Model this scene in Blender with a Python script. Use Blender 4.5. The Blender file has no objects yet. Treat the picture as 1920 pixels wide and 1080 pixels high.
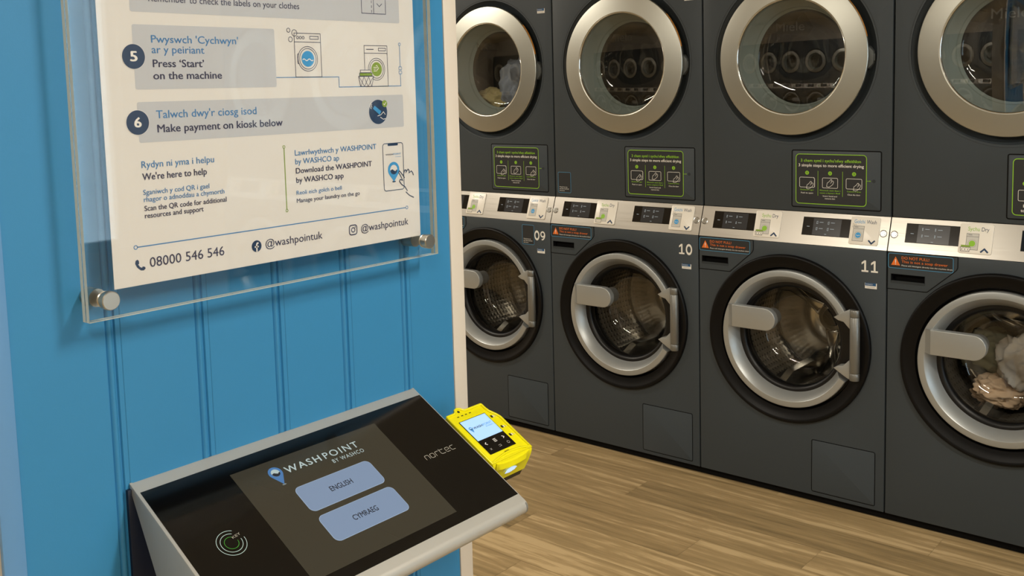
import bpy, bmesh, math, random
from mathutils import Vector, Matrix, noise

S = bpy.context.scene
COL = S.collection
PI = math.pi
G = 0.032                      # floor to underside of the machines

# ------------------------------------------------------------------ camera
cam_d = bpy.data.cameras.new('camera'); cam = bpy.data.objects.new('camera', cam_d); COL.objects.link(cam)
S.camera = cam
yaw, pitch, roll = -0.701302335, -0.101526057, -0.0259214949
fwd = Vector((math.sin(yaw)*math.cos(pitch), math.cos(yaw)*math.cos(pitch), math.sin(pitch)))
rgt = Vector((math.cos(yaw), -math.sin(yaw), 0)); upv = rgt.cross(fwd)
r2 = rgt*math.cos(roll) + upv*math.sin(roll); u2 = -rgt*math.sin(roll) + upv*math.cos(roll)
CAM = Vector((1.877438521, -3.294946781, 1.453641105 + G))
cam.matrix_world = Matrix(((r2.x, u2.x, -fwd.x, CAM.x), (r2.y, u2.y, -fwd.y, CAM.y), (r2.z, u2.z, -fwd.z, CAM.z), (0, 0, 0, 1)))
cam_d.sensor_width = 36; cam_d.lens = 1894.18125/1920*36; cam_d.shift_y = -180/1920
cam_d.clip_start = 0.02; cam_d.clip_end = 60

# ------------------------------------------------------------------ world, lamps, exposure
S.view_settings.view_transform = 'Standard'; S.view_settings.look = 'None'
S.view_settings.exposure = 0.0; S.view_settings.gamma = 1.0; S.view_settings.use_curve_mapping = False
S.cycles.use_denoising = True
S.cycles.max_bounces = 10; S.cycles.transparent_max_bounces = 24; S.cycles.sample_clamp_indirect = 6
W = bpy.data.worlds.new('world'); S.world = W; W.use_nodes = True
bg = W.node_tree.nodes['Background']; bg.inputs[0].default_value = (0.66, 0.83, 1.0, 1); bg.inputs[1].default_value = 4.5
CEIL = 2.72
LAMPS = [(-0.45, -3.55, 76), (-2.7, -1.5, 50), (2.5, -1.75, 60), (2.5, -3.9, 38), (-4.7, -1.3, 30)]
LAMP_COL = (1.0, 0.92, 0.79)
for i, (lx, ly, p) in enumerate(LAMPS):
    ld = bpy.data.lights.new('ceiling_lamp', 'AREA'); ld.shape = 'RECTANGLE'; ld.size = 1.15; ld.size_y = 0.13
    ld.energy = p; ld.color = LAMP_COL
    lo = bpy.data.objects.new('ceiling_lamp', ld); COL.objects.link(lo); lo.location = (lx, ly, CEIL-0.035)

# ------------------------------------------------------------------ materials
def lin(h):
    if isinstance(h, str):
        h = h.lstrip('#'); v = [int(h[i:i+2], 16)/255 for i in (0, 2, 4)]
    else: v = [x/255 for x in h]
    return tuple(((c/12.92) if c <= .04045 else ((c+.055)/1.055)**2.4) for c in v) + (1,)
MATS = {}
def mat(name, col, rough=.5, metal=0, spec=.5, bump=0, bscale=400, vary=0, vscale=6, emit=None, estr=0, aniso=0, coat=0):
    m = bpy.data.materials.new(name); m.use_nodes = True; N = m.node_tree.nodes; Lk = m.node_tree.links
    b = N['Principled BSDF']; c = lin(col); b.inputs['Base Color'].default_value = c
    b.inputs['Roughness'].default_value = rough; b.inputs['Metallic'].default_value = metal
    b.inputs['Specular IOR Level'].default_value = spec
    if coat: b.inputs['Coat Weight'].default_value = coat; b.inputs['Coat Roughness'].default_value = .05
    tc = N.new('ShaderNodeTexCoord')
    if vary:
        n = N.new('ShaderNodeTexNoise'); n.inputs['Scale'].default_value = vscale; n.inputs['Detail'].default_value = 4
        Lk.new(tc.outputs['Object'], n.inputs['Vector'])
        mx = N.new('ShaderNodeMix'); mx.data_type = 'RGBA'; mx.blend_type = 'MIX'
        mx.inputs['A'].default_value = tuple(x*(1-vary) for x in c[:3]) + (1,); mx.inputs['B'].default_value = tuple(min(1, x*(1+vary)) for x in c[:3]) + (1,)
        Lk.new(n.outputs['Fac'], mx.inputs['Factor']); Lk.new(mx.outputs['Result'], b.inputs['Base Color'])
    if bump:
        n = N.new('ShaderNodeTexNoise'); n.inputs['Scale'].default_value = bscale; n.inputs['Detail'].default_value = 2
        Lk.new(tc.outputs['Object'], n.inputs['Vector'])
        bp = N.new('ShaderNodeBump'); bp.inputs['Strength'].default_value = bump; bp.inputs['Distance'].default_value = .001
        Lk.new(n.outputs['Fac'], bp.inputs['Height']); Lk.new(bp.outputs['Normal'], b.inputs['Normal'])
    if emit is not None:
        b.inputs['Emission Color'].default_value = lin(emit); b.inputs['Emission Strength'].default_value = estr
    MATS[name] = m; return m
def glass(name, tint=(1, 1, 1), ior=1.5, rough=0.0, base=0.0):
    m = bpy.data.materials.new(name); m.use_nodes = True; N = m.node_tree.nodes; Lk = m.node_tree.links
    N.remove(N['Principled BSDF']); o = N['Material Output']
    t = N.new('ShaderNodeBsdfTransparent'); t.inputs[0].default_value = tint + (1,)
    g = N.new('ShaderNodeBsdfGlossy'); g.inputs['Roughness'].default_value = rough; g.inputs['Color'].default_value = (1, 1, 1, 1)
    f = N.new('ShaderNodeFresnel'); ge = N.new('ShaderNodeNewGeometry'); ir = N.new('ShaderNodeMapRange')
    ir.inputs['To Min'].default_value = ior; ir.inputs['To Max'].default_value = 1/ior; Lk.new(ge.outputs['Backfacing'], ir.inputs['Value']); Lk.new(ir.outputs[0], f.inputs['IOR'])   # same reflectance from either side of a pane
    a = N.new('ShaderNodeMath'); a.operation = 'ADD'; a.inputs[1].default_value = base; a.use_clamp = True; Lk.new(f.outputs[0], a.inputs[0])
    mx = N.new('ShaderNodeMixShader'); Lk.new(a.outputs[0], mx.inputs[0]); Lk.new(t.outputs[0], mx.inputs[1]); Lk.new(g.outputs[0], mx.inputs[2])
    Lk.new(mx.outputs[0], o.inputs[0]); MATS[name] = m; return m
def brushed(name, col, rough, axis=0, stretch=(2, 300, 300), amt=.12, metal=1.0):
    m = mat(name, col, rough, metal); N = m.node_tree.nodes; Lk = m.node_tree.links; b = N['Principled BSDF']
    tc = N.new('ShaderNodeTexCoord'); mp = N.new('ShaderNodeMapping'); mp.inputs['Scale'].default_value = stretch
    n = N.new('ShaderNodeTexNoise'); n.inputs['Scale'].default_value = 3; n.inputs['Detail'].default_value = 3
    Lk.new(tc.outputs['Object'], mp.inputs[0]); Lk.new(mp.outputs[0], n.inputs[0])
    r = N.new('ShaderNodeMapRange'); r.inputs['To Min'].default_value = max(.02, rough-amt); r.inputs['To Max'].default_value = rough+amt
    Lk.new(n.outputs['Fac'], r.inputs['Value']); Lk.new(r.outputs[0], b.inputs['Roughness']); return m

mat('charcoal_paint', (57, 64, 69), .45, spec=.35, bump=.25, bscale=900)
mat('charcoal_dish', (47, 53, 57), .42, spec=.35)  # the cabinet paint darkened, shade of the door dish put into the colour
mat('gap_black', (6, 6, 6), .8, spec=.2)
mat('rubber_black', (9, 9, 10), .42, spec=.2)
mat('gasket', (12, 12, 13), .4, spec=.35)
brushed('steel_strip', (182, 178, 170), .34, stretch=(1.5, 260, 260))
mat('satin_silver', (168, 171, 170), .38, .55)
mat('door_champagne', (182, 182, 173), .38, .92, bump=.04, bscale=1500)
mat('hinge_metal', (128, 128, 124), .40, .6)
mat('latch_grey', (76, 80, 80), .4)
mat('chrome', (225, 222, 214), .12, 1.0)
mat('collar_grey', (128, 137, 133), .4)
glass('door_glass_mat', (.95, .96, .94), 1.6, base=.045)
glass('bowl_glass', (.95, .955, .94), 1.55)
glass('acrylic', (.98, .985, .985), 1.36)
mat('acrylic_edge', (226, 228, 214), .25, spec=.6)
mat('sign_paper', (226, 221, 215), .55, bump=.05, bscale=700)
mat('print_grey', (194, 195, 199), .6)
mat('print_navy', (30, 58, 92), .6)
mat('print_ink', (50, 52, 84), .6)
mat('print_blue', (64, 128, 184), .6)
mat('print_sky', (60, 152, 210), .6)
mat('print_green', (132, 160, 58), .6)
mat('print_white', (240, 234, 226), .6)
mat('standoff_steel', (198, 192, 180), .33, 1.0, bump=.05, bscale=1200)
mat('lock_nickel', (186, 186, 182), .25, 1.0)
mat('display_black', (12, 12, 14), .12, spec=.6)
mat('display_lcd', (38, 38, 38), .18, emit=(60, 60, 62), estr=.2)
mat('lcd_glyph', (120, 130, 135), .4, emit=(150, 162, 170), estr=.5)
mat('plate_white', (232, 227, 216), .30, spec=.5)
mat('plate_grey', (196, 194, 186), .4)
mat('sticker_dark', (40, 42, 44), .45)
mat('lime', (136, 190, 40), .5)
mat('white_print', (226, 224, 218), .5)
mat('number_white', (226, 224, 216), .45)
mat('orange_print', (226, 112, 36), .5)
mat('cyan_line', (70, 138, 178), .5)
mat('tag_blue', (22, 78, 124), .5)
mat('label_orange', (226, 146, 50), .5)
mat('kiosk_alu', (186, 184, 177), .38, .3, bump=.12, bscale=1600)
mat('kiosk_glass', (9, 9, 9), .08, spec=.5)
mat('kiosk_navy', (12, 26, 50), .5)
mat('screen_lcd', (40, 38, 32), .12, emit=(58, 54, 43), estr=.55)
mat('screen_button', (60, 70, 84), .12, emit=(122, 140, 166), estr=.85)
mat('screen_rim', (60, 70, 84), .12, emit=(150, 168, 188), estr=.95)
mat('screen_text', (90, 100, 100), .12, emit=(170, 186, 186), estr=.85)
mat('screen_pin', (40, 70, 110), .12, emit=(72, 112, 158), estr=.8)
mat('screen_dark', (20, 22, 26), .12, emit=(42, 46, 56), estr=.6)
mat('key_mint', (170, 196, 194), .4)
mat('key_green', (58, 140, 44), .4)
mat('logo_grey', (160, 156, 144), .4)
mat('reader_yellow', (238, 228, 14), .32, spec=.5)
mat('reader_black', (18, 17, 14), .45)
mat('reader_screen', (120, 150, 190), .1, emit=(164, 200, 236), estr=.9)
mat('reader_ink', (10, 20, 30), .3, emit=(36, 60, 84), estr=.5)
mat('reader_sky', (20, 60, 100), .3, emit=(84, 150, 200), estr=.9)
mat('reader_led', (180, 200, 255), .3, emit=(150, 176, 255), estr=1.3)
mat('wall_cream', (226, 217, 203), .7, bump=.1, bscale=250, vary=.02)
mat('wall_blue', (56, 135, 185), .42, spec=.4, bump=.06, bscale=500, vary=.03)
mat('trim_blue', (100, 152, 202), .4, vary=.02)
mat('trim_cream', (224, 214, 200), .45, vary=.02)
mat('ceiling_white', (226, 222, 214), .8, vary=.02)
mat('window_frame_white', (226, 224, 220), .4)
mat('lamp_diffuser', (240, 236, 226), .5, emit=(255, 232, 200), estr=1.5)
mat('cloth_blue', (142, 150, 168), .85, bump=.4, bscale=900, vary=.12, vscale=18)
mat('cloth_cream', (196, 182, 136), .85, bump=.4, bscale=900, vary=.12, vscale=18)
mat('cloth_white', (206, 202, 196), .85, bump=.4, bscale=900, vary=.08, vscale=18)
mat('cloth_tan', (190, 164, 136), .85, bump=.4, bscale=900, vary=.12, vscale=18)
mat('cloth_sage', (140, 144, 126), .85, bump=.4, bscale=900, vary=.12, vscale=18)
def drum_mat():
    m = mat('drum_steel', (132, 127, 118), .30, .8); N = m.node_tree.nodes; Lk = m.node_tree.links; b = N['Principled BSDF']
    uv = N.new('ShaderNodeUVMap'); uv.uv_map = 'UVMap'
    v = N.new('ShaderNodeTexVoronoi'); v.inputs['Scale'].default_value = 1; v.inputs['Randomness'].default_value = 0
    Lk.new(uv.outputs[0], v.inputs['Vector'])
    r = N.new('ShaderNodeMapRange'); r.inputs['From Min'].default_value = .13; r.inputs['From Max'].default_value = .2; Lk.new(v.outputs['Distance'], r.inputs['Value'])
    mx = N.new('ShaderNodeMix'); mx.data_type = 'RGBA'; mx.inputs['A'].default_value = (.012, .011, .01, 1); mx.inputs['B'].default_value = lin((132, 127, 118))
    Lk.new(r.outputs[0], mx.inputs['Factor']); Lk.new(mx.outputs['Result'], b.inputs['Base Color'])
    bp = N.new('ShaderNodeBump'); bp.inputs['Strength'].default_value = .6; bp.inputs['Distance'].default_value = .003
    Lk.new(v.outputs['Distance'], bp.inputs['Height']); Lk.new(bp.outputs['Normal'], b.inputs['Normal'])
drum_mat()
mat('drum_plain', (168, 165, 158), .16, .95, vary=.1)
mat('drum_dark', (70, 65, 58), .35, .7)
def floor_mat():
    m = mat('vinyl_oak', (160, 130, 84), .42, spec=.35); N = m.node_tree.nodes; Lk = m.node_tree.links; b = N['Principled BSDF']
    at = N.new('ShaderNodeAttribute'); at.attribute_name = 'plank'
    tc = N.new('ShaderNodeTexCoord')
    off = N.new('ShaderNodeVectorMath'); off.operation = 'MULTIPLY_ADD'
    Lk.new(at.outputs['Color'], off.inputs[0]); off.inputs[1].default_value = (37, 19, 11); Lk.new(tc.outputs['Object'], off.inputs[2])
    def nz(scale, sx, sy, detail=5, dist=0.):
        mp = N.new('ShaderNodeMapping'); mp.inputs['Scale'].default_value = (sx, sy, 1); Lk.new(off.outputs[0], mp.inputs[0])
        n = N.new('ShaderNodeTexNoise'); n.inputs['Scale'].default_value = scale; n.inputs['Detail'].default_value = detail; n.inputs['Distortion'].default_value = dist
        n.inputs['Roughness'].default_value = .6
        Lk.new(mp.outputs[0], n.inputs[0]); return n
    broad = nz(1.0, .7, 11, 3, .6); grain = nz(1.0, 4.5, 60, 6, .6); fig = nz(1.0, 1.6, 20, 5, 2.2); fine = nz(1.0, 14, 260, 3, .2)
    wv = N.new('ShaderNodeTexWave'); wv.wave_type = 'BANDS'; wv.bands_direction = 'Y'; wv.inputs['Scale'].default_value = 1; wv.inputs['Distortion'].default_value = 9
    wv.inputs['Detail'].default_value = 3; wv.inputs['Detail Scale'].default_value = .9
    mp = N.new('ShaderNodeMapping'); mp.inputs['Scale'].default_value = (1.4, 8, 1); Lk.new(off.outputs[0], mp.inputs[0]); Lk.new(mp.outputs[0], wv.inputs[0])
    def mth(op, a, bb):
        x = N.new('ShaderNodeMath'); x.operation = op
        for i, q in enumerate((a, bb)):
            if isinstance(q, (int, float)): x.inputs[i].default_value = q
            else: Lk.new(q, x.inputs[i])
        return x.outputs[0]
    sep = N.new('ShaderNodeSeparateColor'); Lk.new(at.outputs['Color'], sep.inputs[0])
    t = mth('ADD', mth('MULTIPLY', broad.outputs['Fac'], .60), mth('MULTIPLY', grain.outputs['Fac'], .30))
    t = mth('ADD', t, mth('MULTIPLY', fig.outputs['Fac'], .42))
    t = mth('ADD', t, mth('MULTIPLY', fine.outputs['Fac'], .16))
    t = mth('ADD', t, mth('MULTIPLY', wv.outputs['Fac'], .07))
    t = mth('ADD', t, mth('MULTIPLY', sep.outputs[0], .17))
    rp = N.new('ShaderNodeValToRGB'); Lk.new(t, rp.inputs[0]); e = rp.color_ramp.elements
    e[0].position = .56; e[0].color = lin((104, 89, 63)); e[1].position = 1.14; e[1].color = lin((190, 165, 123))
    a = e.new(.76); a.color = lin((141, 120, 84)); a2 = e.new(.92); a2.color = lin((163, 139, 99))
    Lk.new(rp.outputs[0], b.inputs['Base Color'])
    bp = N.new('ShaderNodeBump'); bp.inputs['Strength'].default_value = .12; bp.inputs['Distance'].default_value = .001
    Lk.new(grain.outputs['Fac'], bp.inputs['Height']); Lk.new(bp.outputs['Normal'], b.inputs['Normal'])
floor_mat()

# ------------------------------------------------------------------ mesh builder
TXT = {}
def text_geo(s, bold, sp=1.0):
    k = (s, bold, sp)
    if k not in TXT:
        cu = bpy.data.curves.new('t', 'FONT'); cu.body = s; cu.size = 1; cu.resolution_u = 3; cu.offset = bold; cu.space_character = sp
        ob = bpy.data.objects.new('t', cu); me = bpy.data.meshes.new_from_object(ob)
        vs = [(v.co.x, v.co.y) for v in me.vertices]; fs = [tuple(p.vertices) for p in me.polygons]
        bpy.data.meshes.remove(me); bpy.data.objects.remove(ob); bpy.data.curves.remove(cu)
        TXT[k] = (vs, fs)
    return TXT[k]
I4 = Matrix.Identity(4)
def frame(o, a, b, h):
    return Matrix(((a[0], b[0], h[0], o[0]), (a[1], b[1], h[1], o[1]), (a[2], b[2], h[2], o[2]), (0, 0, 0, 1)))
class MB:
    def __init__(s, M=None): s.v = []; s.f = []; s.m = []; s.uv = {}; s.mats = []; s.M = M or I4
    def mi(s, name):
        if name not in s.mats: s.mats.append(name)
        return s.mats.index(name)
    def add(s, vs, fs, m, M=None, uvs=None):
        M = s.M @ M if M is not None else s.M; o = len(s.v); k = s.mi(m)
        s.v += [tuple(M @ Vector(p)) for p in vs]
        for i, f in enumerate(fs):
            if uvs: s.uv[len(s.f)] = uvs[i]
            s.f.append(tuple(o+j for j in f)); s.m.append(k)
        return s
    def add_bm(s, bm, m, M=None):
        bm.verts.index_update()
        s.add([tuple(v.co) for v in bm.verts], [tuple(v.index for v in f.verts) for f in bm.faces], m, M); bm.free(); return s
    def box(s, x0, x1, y0, y1, z0, z1, m, bev=0, seg=2, M=None):
        bm = bmesh.new(); bmesh.ops.create_cube(bm, size=1)
        for v in bm.verts: v.co = Vector(((x0+x1)/2 + v.co.x*(x1-x0), (y0+y1)/2 + v.co.y*(y1-y0), (z0+z1)/2 + v.co.z*(z1-z0)))
        if bev: bmesh.ops.bevel(bm, geom=list(bm.edges), offset=bev, segments=seg, affect='EDGES', profile=.5)
        return s.add_bm(bm, m, M)
    def prism(s, poly, h0, h1, m, bev=0, seg=2, M=None, both=False):
        bm = bmesh.new(); f = bm.faces.new([bm.verts.new((p[0], p[1], h1)) for p in poly])
        r = bmesh.ops.extrude_face_region(bm, geom=[f]); vs = [g for g in r['geom'] if isinstance(g, bmesh.types.BMVert)]
        for v in vs: v.co.z = h0
        bm.normal_update(); bmesh.ops.recalc_face_normals(bm, faces=list(bm.faces))
        if bev:
            es = [e for e in bm.edges if all(abs(v.co.z-h1) < 1e-7 for v in e.verts) or (both and all(abs(v.co.z-h0) < 1e-7 for v in e.verts))]
            bmesh.ops.bevel(bm, geom=es, offset=bev, segments=seg, affect='EDGES', profile=.5)
        return s.add_bm(bm, m, M)
    def flat(s, poly, h, m, M=None): return s.add([(p[0], p[1], h) for p in poly], [tuple(range(len(poly)))], m, M)
    def rect(s, a0, b0, a1, b1, h, m, M=None): return s.flat([(a0, b0), (a1, b0), (a1, b1), (a0, b1)], h, m, M)
    def disc(s, a, b, r, h, m, n=32, ry=None, M=None):
        return s.flat([(a+r*math.cos(2*PI*i/n), b+(ry or r)*math.sin(2*PI*i/n)) for i in range(n)], h, m, M)
    def line(s, pts, w, h, m, closed=False, M=None):
        P = []
        for p in pts:
            p = Vector(p)
            if not P or (p-P[-1]).length > 1e-7: P.append(p)
        if closed and (P[0]-P[-1]).length < 1e-7: P.pop()
        n = len(P); vs = []; nor = lambda d: Vector((-d.y, d.x))
        for i in range(n):
            d0 = (P[i]-P[i-1]).normalized() if (closed or i > 0) else None
            d1 = (P[(i+1) % n]-P[i]).normalized() if (closed or i < n-1) else None
            if d0 is None: o = nor(d1)
            elif d1 is None: o = nor(d0)
            else:
                o = nor(d0)+nor(d1)
                o = nor(d1) if o.length < 1e-4 else o.normalized()/max(.45, o.normalized().dot(nor(d1)))
            vs += [(*(P[i]-o*w/2), h), (*(P[i]+o*w/2), h)]
        fs = [(2*i, 2*((i+1) % n), 2*((i+1) % n)+1, 2*i+1) for i in range(n if closed else n-1)]
        return s.add(vs, fs, m, M)
    def arc(s, a, b, r, w, h, m, t0=0, t1=360, n=40, ry=None, M=None):
        vs = []; fs = []; k = (ry or r)/r
        for i in range(n+1):
            t = math.radians(t0+(t1-t0)*i/n); c, d = math.cos(t), math.sin(t)
            vs += [(a+(r-w/2)*c, b+(r-w/2)*d*k, h), (a+(r+w/2)*c, b+(r+w/2)*d*k, h)]
            if i: fs.append((2*i-2, 2*i-1, 2*i+1, 2*i))
        return s.add(vs, fs, m, M)
    def lathe(s, prof, m, n=96, M=None, uvs=None, t0=0, t1=360):
        # prof (r, h) around local h axis
        vs = []; fs = []; uv = []; full = abs(t1-t0-360) < 1e-6; cols = n if full else n+1
        for i in range(cols):
            t = math.radians(t0+(t1-t0)*i/n)
            for r, h in prof: vs.append((r*math.cos(t), r*math.sin(t), h))
        k = len(prof)
        for i in range(n):
            j = (i+1) % cols
            for q in range(k-1):
                a, b, c, d = i*k+q, j*k+q, j*k+q+1, i*k+q+1
                if prof[q][0] < 1e-9: f = (a, c, d)
                elif prof[q+1][0] < 1e-9: f = (a, b, d)
                else: f = (a, b, c, d)
                fs.append(f)
                if uvs:
                    U = lambda ii: uvs[0]*ii/n
                    V = lambda qq: uvs[1]*qq/(k-1)
                    w = {a: (U(i), V(q)), b: (U(i+1), V(q)), c: (U(i+1), V(q+1)), d: (U(i), V(q+1))}
                    uv.append([w[x] for x in f])
        return s.add(vs, fs, m, M, uv if uvs else None)
    def tube(s, pts, r, m, n=10, closed=False, M=None):
        pts = [Vector(p) for p in pts]; vs = []; fs = []; N = len(pts); pu = None
        for i, p in enumerate(pts):
            d = (pts[(i+1) % N] - pts[i-1]) if (closed or 0 < i < N-1) else (pts[min(i+1, N-1)]-pts[max(i-1, 0)])
            d.normalize()
            u = d.orthogonal() if pu is None else (pu - d*pu.dot(d)); u.normalize(); pu = u; w = d.cross(u)
            for k in range(n): t = 2*PI*k/n; vs.append(p + (u*math.cos(t)+w*math.sin(t))*r)
        for i in range(N if closed else N-1):
            j = (i+1) % N
            for k in range(n): fs.append((i*n+k, i*n+(k+1) % n, j*n+(k+1) % n, j*n+k))
        if not closed: fs += [tuple(range(n))[::-1], tuple((N-1)*n+k for k in range(n))]
        return s.add(vs, fs, m, M)
    def text(s, t, a, b, width, h, m, hgt=None, bold=0.0, align=0, M=None, rot=0, sp=1.0):
        # baseline left (a,b); width metres; hgt = height of a capital (metres)
        vs, fs = text_geo(t, 0, sp); x0 = min(v[0] for v in vs); x1 = max(v[0] for v in vs)
        cv, _ = text_geo('H', 0); ch = max(v[1] for v in cv)-min(v[1] for v in cv)
        k = width/(x1-x0); ky = hgt/ch if hgt else k
        ca, sa = math.cos(rot), math.sin(rot)
        for q, (dx, dy) in enumerate(((0, 0),) if not bold else ((-bold, 0), (bold, 0), (0, bold))):
            pv = [((v[0]-x0+dx)*k - align*width, (v[1]+dy)*ky) for v in vs]
            s.add([(a+p[0]*ca-p[1]*sa, b+p[0]*sa+p[1]*ca, h+q*.00005) for p in pv], fs, m, M)
        return s
    def mesh(s, name, smooth=35):
        me = bpy.data.meshes.new(name); me.from_pydata(s.v, [], s.f)
        for k in s.mats: me.materials.append(MATS[k])
        me.polygons.foreach_set('material_index', s.m)
        if s.uv:
            ul = me.uv_layers.new(name='UVMap')
            for p in me.polygons:
                if p.index in s.uv:
                    for li, c in zip(p.loop_indices, s.uv[p.index]): ul.data[li].uv = c
        me.update()
        if smooth:
            me.polygons.foreach_set('use_smooth', [True]*len(me.polygons)); me.set_sharp_from_angle(angle=math.radians(smooth))
        return me
    def obj(s, name, parent=None, smooth=35, label=None):
        o = bpy.data.objects.new(name, s.mesh(name, smooth)); COL.objects.link(o)
        if parent is not None: o.parent = parent
        if label: o['label'] = label
        return o
def thing(name, label, cat, loc=(0, 0, 0), group=None):
    o = bpy.data.objects.new(name, None); COL.objects.link(o); o.location = loc; o.empty_display_size = .05
    tag(o, label, cat, group); return o
def tag(o, label, cat, group=None):
    o['label'] = label; o['category'] = cat
    if group: o['group'] = group
    return o
def struct(o): o['kind'] = 'structure'; return o
def boolean(o, cutters):
    for c in cutters:
        md = o.modifiers.new('b', 'BOOLEAN'); md.operation = 'DIFFERENCE'; md.object = c; md.solver = 'EXACT'
    dg = bpy.context.evaluated_depsgraph_get(); dg.update()
    me = bpy.data.meshes.new_from_object(o.evaluated_get(dg)); o.modifiers.clear(); old = o.data; o.data = me; bpy.data.meshes.remove(old)
    me.polygons.foreach_set('use_smooth', [True]*len(me.polygons)); me.set_sharp_from_angle(angle=math.radians(30))
    for c in cutters: d = c.data; bpy.data.objects.remove(c); bpy.data.meshes.remove(d)
def rrect(a0, b0, a1, b1, r, n=6):
    p = []
    for cx, cy, t in ((a1-r, b1-r, 0), (a0+r, b1-r, 90), (a0+r, b0+r, 180), (a1-r, b0+r, 270)):
        for i in range(n+1): q = math.radians(t+90*i/n); p.append((cx+r*math.cos(q), cy+r*math.sin(q)))
    return p
def copy_tree(o, parent=None):
    c = o.copy(); COL.objects.link(c); c.parent = parent
    for ch in list(o.children): copy_tree(ch, c)
    return c

# ------------------------------------------------------------------ the room
RX0, RX1, RY0, RY1 = -5.6, 5.2, -5.8, 0.86
def planks():
    me_v = []; me_f = []; cols = []; rnd = random.Random(4); Wd = .158; Ln = 1.494; gp = .0006
    ends = {0: .897, 1: -.128, 2: .62, 3: .274, 4: -.29, 5: .5, 6: -.1}
    r = -6
    while True:
        y1 = -.008 - Wd*r; y0 = y1-Wd
        if y1 < RY0: break
        y0c, y1c = max(y0, RY0), min(y1, RY1)
        if y1c > y0c:
            e = ends.get(r, rnd.uniform(0, Ln)); x = e - Ln*math.ceil((e-RX0)/Ln)
            while x < RX1:
                a, b = max(x, RX0), min(x+Ln, RX1); c = (rnd.random(), rnd.random(), rnd.random(), 1)
                k = len(me_v); me_v += [(a+gp, y0c+gp, 0), (b-gp, y0c+gp, 0), (b-gp, y1c-gp, 0), (a+gp, y1c-gp, 0)]; me_f.append((k, k+1, k+2, k+3)); cols.append(c)
                x += Ln
        r += 1
    k = len(me_v); me_v += [(RX0, RY0, -.0008), (RX1, RY0, -.0008), (RX1, RY1, -.0008), (RX0, RY1, -.0008), (RX0, RY0, -.12), (RX1, RY0, -.12), (RX1, RY1, -.12), (RX0, RY1, -.12)]
    me_f += [(k, k+1, k+2, k+3), (k+7, k+6, k+5, k+4), (k, k+4, k+5, k+1), (k+1, k+5, k+6, k+2), (k+2, k+6, k+7, k+3), (k+3, k+7, k+4, k)]
    cols += [(.0, .0, .0, 1)]*6
    me = bpy.data.meshes.new('floor'); me.from_pydata(me_v, [], me_f); me.materials.append(MATS['vinyl_oak'])
    at = me.color_attributes.new('plank', 'FLOAT_COLOR', 'CORNER')
    for p in me.polygons:
        for li in p.loop_indices: at.data[li].color = cols[p.index]
    o = bpy.data.objects.new('floor', me); COL.objects.link(o); return struct(o)
planks()
struct(MB().box(RX0, RX1, RY0, RY1, CEIL, CEIL+.12, 'ceiling_white').obj('ceiling', smooth=0))
struct(MB().box(RX0, RX1, RY1, RY1+.12, 0, CEIL, 'wall_cream').obj('wall_back', smooth=0))
struct(MB().box(RX0-.12, RX0, RY0, RY1, 0, CEIL, 'wall_cream').obj('wall_far', smooth=0))
struct(MB().box(RX0, RX1, RY0-.12, RY0, 0, CEIL, 'wall_cream').obj('wall_front', smooth=0))
wf = MB()                                     # shop front to the right, with one big window
WY0, WY1, WZ0, WZ1 = -2.4, -.02, .55, 2.35
wf.box(RX1, RX1+.12, RY0, WY0, 0, CEIL, 'wall_cream').box(RX1, RX1+.12, WY1, RY1, 0, CEIL, 'wall_cream')
wf.box(RX1, RX1+.12, WY0, WY1, 0, WZ0, 'wall_cream').box(RX1, RX1+.12, WY0, WY1, WZ1, CEIL, 'wall_cream')
struct(wf.obj('wall_right', smooth=0))
wn = MB()
for y in (WY0, WY0+1.16, WY1-.06): wn.box(RX1+.03, RX1+.09, y, y+.06, WZ0, WZ1, 'window_frame_white', .006)
for z in (WZ0, WZ1-.06): wn.box(RX1+.03, RX1+.09, WY0+.06, WY1-.06, z, z+.06, 'window_frame_white', .006)
win = struct(wn.obj('window_1'))
MB().box(RX1+.058, RX1+.064, WY0+.06, WY1-.06, WZ0+.06, WZ1-.06, 'door_glass_mat').obj('pane', win, smooth=0)
for i, (lx, ly, p) in enumerate(LAMPS):       # ceiling fittings that carry the lamps
    f = MB().box(-.62, .62, -.09, .09, -.028, 0, 'window_frame_white', .004).obj('ceiling_light')
    f.location = (lx, ly, CEIL)
    tag(f, 'long white ceiling light fitting above the laundrette floor', 'ceiling light', 'ceiling light fittings over the room')

# the blue panelled partition the sign hangs on
XW = 0.537438521; YA, YB = -2.7335, -1.8993   # panel edges
YT0, YT1 = -2.763, -1.864                     # outer edges of the two trims
pitchg = .1427; g0 = CAM.y + .5181*1.34
prof = [(YA, 0)]
for k in range(5):
    g = g0 + k*pitchg - .0015
    prof += [(g-.001, 0), (g+.0008, -.0045), (g+.0022, -.0045), (g+.0045, -.0008), (g+.0075, .0002), (g+.0105, -.0008), (g+.0128, -.0045), (g+.0142, -.0045), (g+.0158, -.0012), (g+.0226, -.0012), (g+.0236, 0)]
prof.append((YB, 0))
wp = MB(); n = len(prof); PZ1 = CEIL
wp.add([(XW+d, y, 0) for y, d in prof]+[(XW+d, y, PZ1) for y, d in prof], [(i, i+1, n+i+1, n+i) for i in range(n-1)], 'wall_blue')
wp.box(XW-.12, XW-.006, YT0+.001, YT1-.001, 0, CEIL, 'wall_cream').box(XW-.12, XW-.006, -3.02, YT0+.001, 0, CEIL, 'wall_cream')
struct(wp.obj('wall_left', smooth=50))
struct(MB().box(XW-.0055, XW+.003, YB, YT1, 0, CEIL, 'trim_cream', .0012).obj('trim_1'))
struct(MB().box(XW-.0055, XW+.003, YT0, YA, 0, CEIL, 'trim_blue', .0012).obj('trim_2'))

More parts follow.
